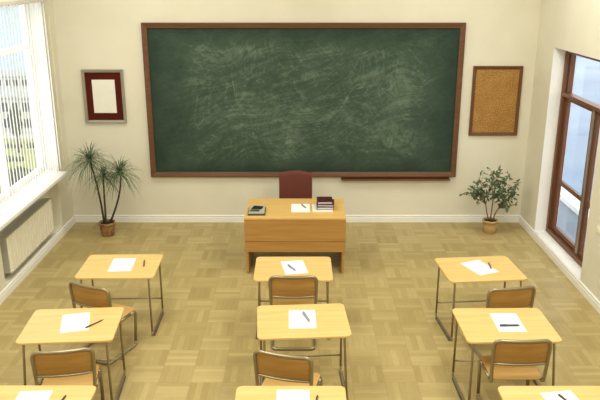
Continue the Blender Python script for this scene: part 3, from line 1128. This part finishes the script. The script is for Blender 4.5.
pen_between((0.025, 6.60), (0.090, 6.40), T_, 'blue-grey pen on the paper of the centre middle-row desk', M_pen_blue, 0.013)
pen_between((2.300, 7.93), (2.285, 7.76), T_, 'brown pen on the strongly tilted paper nearest the glazed door', M_pen_tan, 0.010)
pen_between((2.005, 6.325), (2.206, 6.330), T_, 'dark pen lying straight across the paper on right middle-row desk', M_pen_slate, 0.010)
pen_between((-1.990, 4.96), (-1.970, 5.10), P, 'dark pen beside the paper on the bottom left desk', M_pen_dark)
pen_between((0.120, 4.97), (0.140, 5.10), P, 'dark pen beside the paper on the bottom centre desk', M_pen_dark)
pen_between((2.165, 5.10), (2.215, 4.97), T_, 'dark pen on the paper of the bottom right desk', M_pen_dark)

# ------------------------------------------------------------------ potted palm with three stems
pl = thing('potted_palm', 'three-stemmed palm with drooping thin leaves in a painted terracotta pot', 'plant', (-3.212, 10.93, 0))
MB().lathe([(0.088, 0.0), (0.098, 0.01), (0.122, 0.13), (0.128, 0.20), (0.138, 0.205), (0.138, 0.24), (0.122, 0.24), (0.116, 0.205)], 28).build('pot', M_terra, pl)
MB().lathe([(0.05, 0.19), (0.118, 0.2), (0.118, 0.212), (0.03, 0.222)], 20).build('soil', M_soil, pl)
heads = [((-0.19, 0.0, 1.30), (-0.045, 0.0), (-0.10, 0.02, 0.75), 0.54, 190, 11),
         ((0.012, -0.02, 1.03), (-0.008, -0.03), (0.0, -0.03, 0.6), 0.42, 120, 12),
         ((0.275, 0.0, 1.10), (0.04, 0.01), (0.24, 0.01, 0.72), 0.48, 160, 13)]
for (hx_, hy_, hz_), (sx_, sy_), midp, rad, cnt, seed in heads:
    rnd = random.Random(seed)
    a, b, c = Vector((sx_, sy_, 0.2)), Vector(midp), Vector((hx_, hy_, hz_))
    ctrl = b * 2 - (a + c) / 2
    pts = [a * (1 - t) ** 2 + ctrl * 2 * t * (1 - t) + c * t * t for t in [i / 12 for i in range(13)]]
    st = MB().tube(pts, [0.018 - 0.006 * i / 12 for i in range(13)], 9).build('stem', M_trunk, pl)
    m = MB()
    for i in range(cnt):
        az = rnd.uniform(0, 2 * math.pi)
        el = math.asin(rnd.uniform(-0.45, 0.98))
        L = rad * rnd.uniform(0.8, 1.12)
        w = rnd.uniform(0.0035, 0.006)
        d = Vector((math.cos(az) * math.cos(el), math.sin(az) * math.cos(el), math.sin(el)))
        side = d.cross(Vector((0, 0, 1)))
        if side.length < 1e-3:
            side = Vector((1, 0, 0))
        side.normalize()
        droop = rnd.uniform(0.22, 0.62) * L
        vs = []
        K = 8
        base = c + Vector((0, 0, rnd.uniform(-0.05, 0.03)))
        for j in range(K + 1):
            t = j / K
            p = base + d * (L * t * (1 - 0.18 * t * t)) + Vector((0, 0, -droop * t ** 2.3))
            p.x = max(p.x, -0.70)
            ww = w * (0.55 + 0.45 * math.sin(math.pi * min(1, 0.25 + t * 0.75))) * (1 - t ** 4) + 0.0008
            vs += [p - side * ww, p + side * ww]
        m.add(vs, [(2 * j, 2 * j + 1, 2 * j + 3, 2 * j + 2) for j in range(K)], True)
    m.build('crown', M_palm, pl)

# ------------------------------------------------------------------ leafy shrub in a basket
fi = thing('potted_shrub', 'bushy small-leaved shrub in a woven basket pot by the right corner', 'plant', (3.175, 11.08, 0))
MB().lathe([(0.09, 0.0), (0.10, 0.008), (0.118, 0.12), (0.122, 0.19), (0.132, 0.195), (0.132, 0.225), (0.116, 0.225), (0.110, 0.2)], 28).build('basket', M_wicker, fi)
MB().lathe([(0.05, 0.18), (0.112, 0.19), (0.112, 0.203), (0.03, 0.212)], 20).build('soil', M_soil, fi)
rnd = random.Random(21)
tw = MB()
lv = MB()


def leaf_at(p, d, L, w):
    d = d.normalized()
    s = d.cross(Vector((rnd.uniform(-0.4, 0.4), rnd.uniform(-0.4, 0.4), 1))).normalized()
    nn = s.cross(d).normalized()
    q = [p, p + d * L * 0.35 + s * w * 0.5 - nn * 0.004, p + d * L * 0.7 + s * w * 0.42 - nn * 0.006, p + d * L - nn * 0.012, p + d * L * 0.7 - s * w * 0.42 - nn * 0.006, p + d * L * 0.35 - s * w * 0.5 - nn * 0.004]
    mid1, mid2 = p + d * L * 0.35 + nn * 0.003, p + d * L * 0.7 + nn * 0.002
    lv.add(q + [mid1, mid2], [(0, 1, 6), (1, 2, 7, 6), (2, 3, 7), (3, 4, 7), (4, 5, 6, 7), (5, 0, 6)], True)


def twig(a, b, r0, r1, sag=0.0):
    mid = (a + b) / 2 + Vector((rnd.uniform(-0.02, 0.02), rnd.uniform(-0.02, 0.02), 0.02))
    pts = [a.lerp(mid, t / 4).lerp(mid.lerp(b, t / 4), t / 4) for t in range(5)]
    tw.tube(pts, [r0 + (r1 - r0) * t / 4 for t in range(5)], 6)
    return pts


targets = [(-0.46, 0.02, 0.66), (-0.33, -0.08, 0.86), (-0.30, 0.12, 0.72), (-0.20, -0.10, 0.70), (-0.26, 0.05, 0.93), (-0.10, -0.15, 0.90), (-0.04, 0.06, 1.04), (0.03, -0.05, 1.08),
           (0.10, 0.12, 0.95), (0.20, -0.12, 0.88), (0.27, 0.05, 0.93), (0.33, -0.06, 0.76), (0.46, 0.0, 0.84), (0.40, 0.08, 0.62), (0.34, -0.1, 0.50), (0.20, -0.16, 0.50), (0.13, -0.14, 0.66), (-0.05, -0.18, 0.72), (0.26, 0.14, 0.6), (-0.38, -0.05, 0.74)]
starts = [Vector((-0.03, 0, 0.2)), Vector((0.0, 0.01, 0.2)), Vector((0.035, -0.01, 0.2))]
forks = [Vector((-0.10, 0.0, 0.50)), Vector((0.02, 0.02, 0.58)), Vector((0.11, -0.01, 0.42))]
for s_, f_ in zip(starts, forks):
    twig(s_, f_, 0.012, 0.009)
for tx, ty, tz in targets:
    p = Vector((tx * 0.9, ty, tz))
    f_ = forks[0] if tx < -0.06 else (forks[2] if (tx > 0.15 and tz < 0.8) else forks[1])
    pts = twig(f_, p, 0.007, 0.003)
    for i in range(2, 5):
        for _ in range(3):
            b0 = pts[i]
            dirn = Vector((rnd.uniform(-1, 1), rnd.uniform(-1, 1), rnd.uniform(-0.2, 1))).normalized()
            e = b0 + dirn * rnd.uniform(0.05, 0.12)
            e.x = min(e.x, 0.52)
            q = twig(b0, e, 0.003, 0.0015)
            for j in range(1, 5):
                for _k in range(1 if j < 4 else 3):
                    ld = (q[j] - q[j - 1]).normalized() + Vector((rnd.uniform(-1, 1), rnd.uniform(-1, 1), rnd.uniform(-0.7, 0.5)))
                    leaf_at(q[j], ld, rnd.uniform(0.045, 0.07), rnd.uniform(0.022, 0.032))
tw.build('branches', M_twig, fi)
lv.build('foliage', M_ficus, fi)
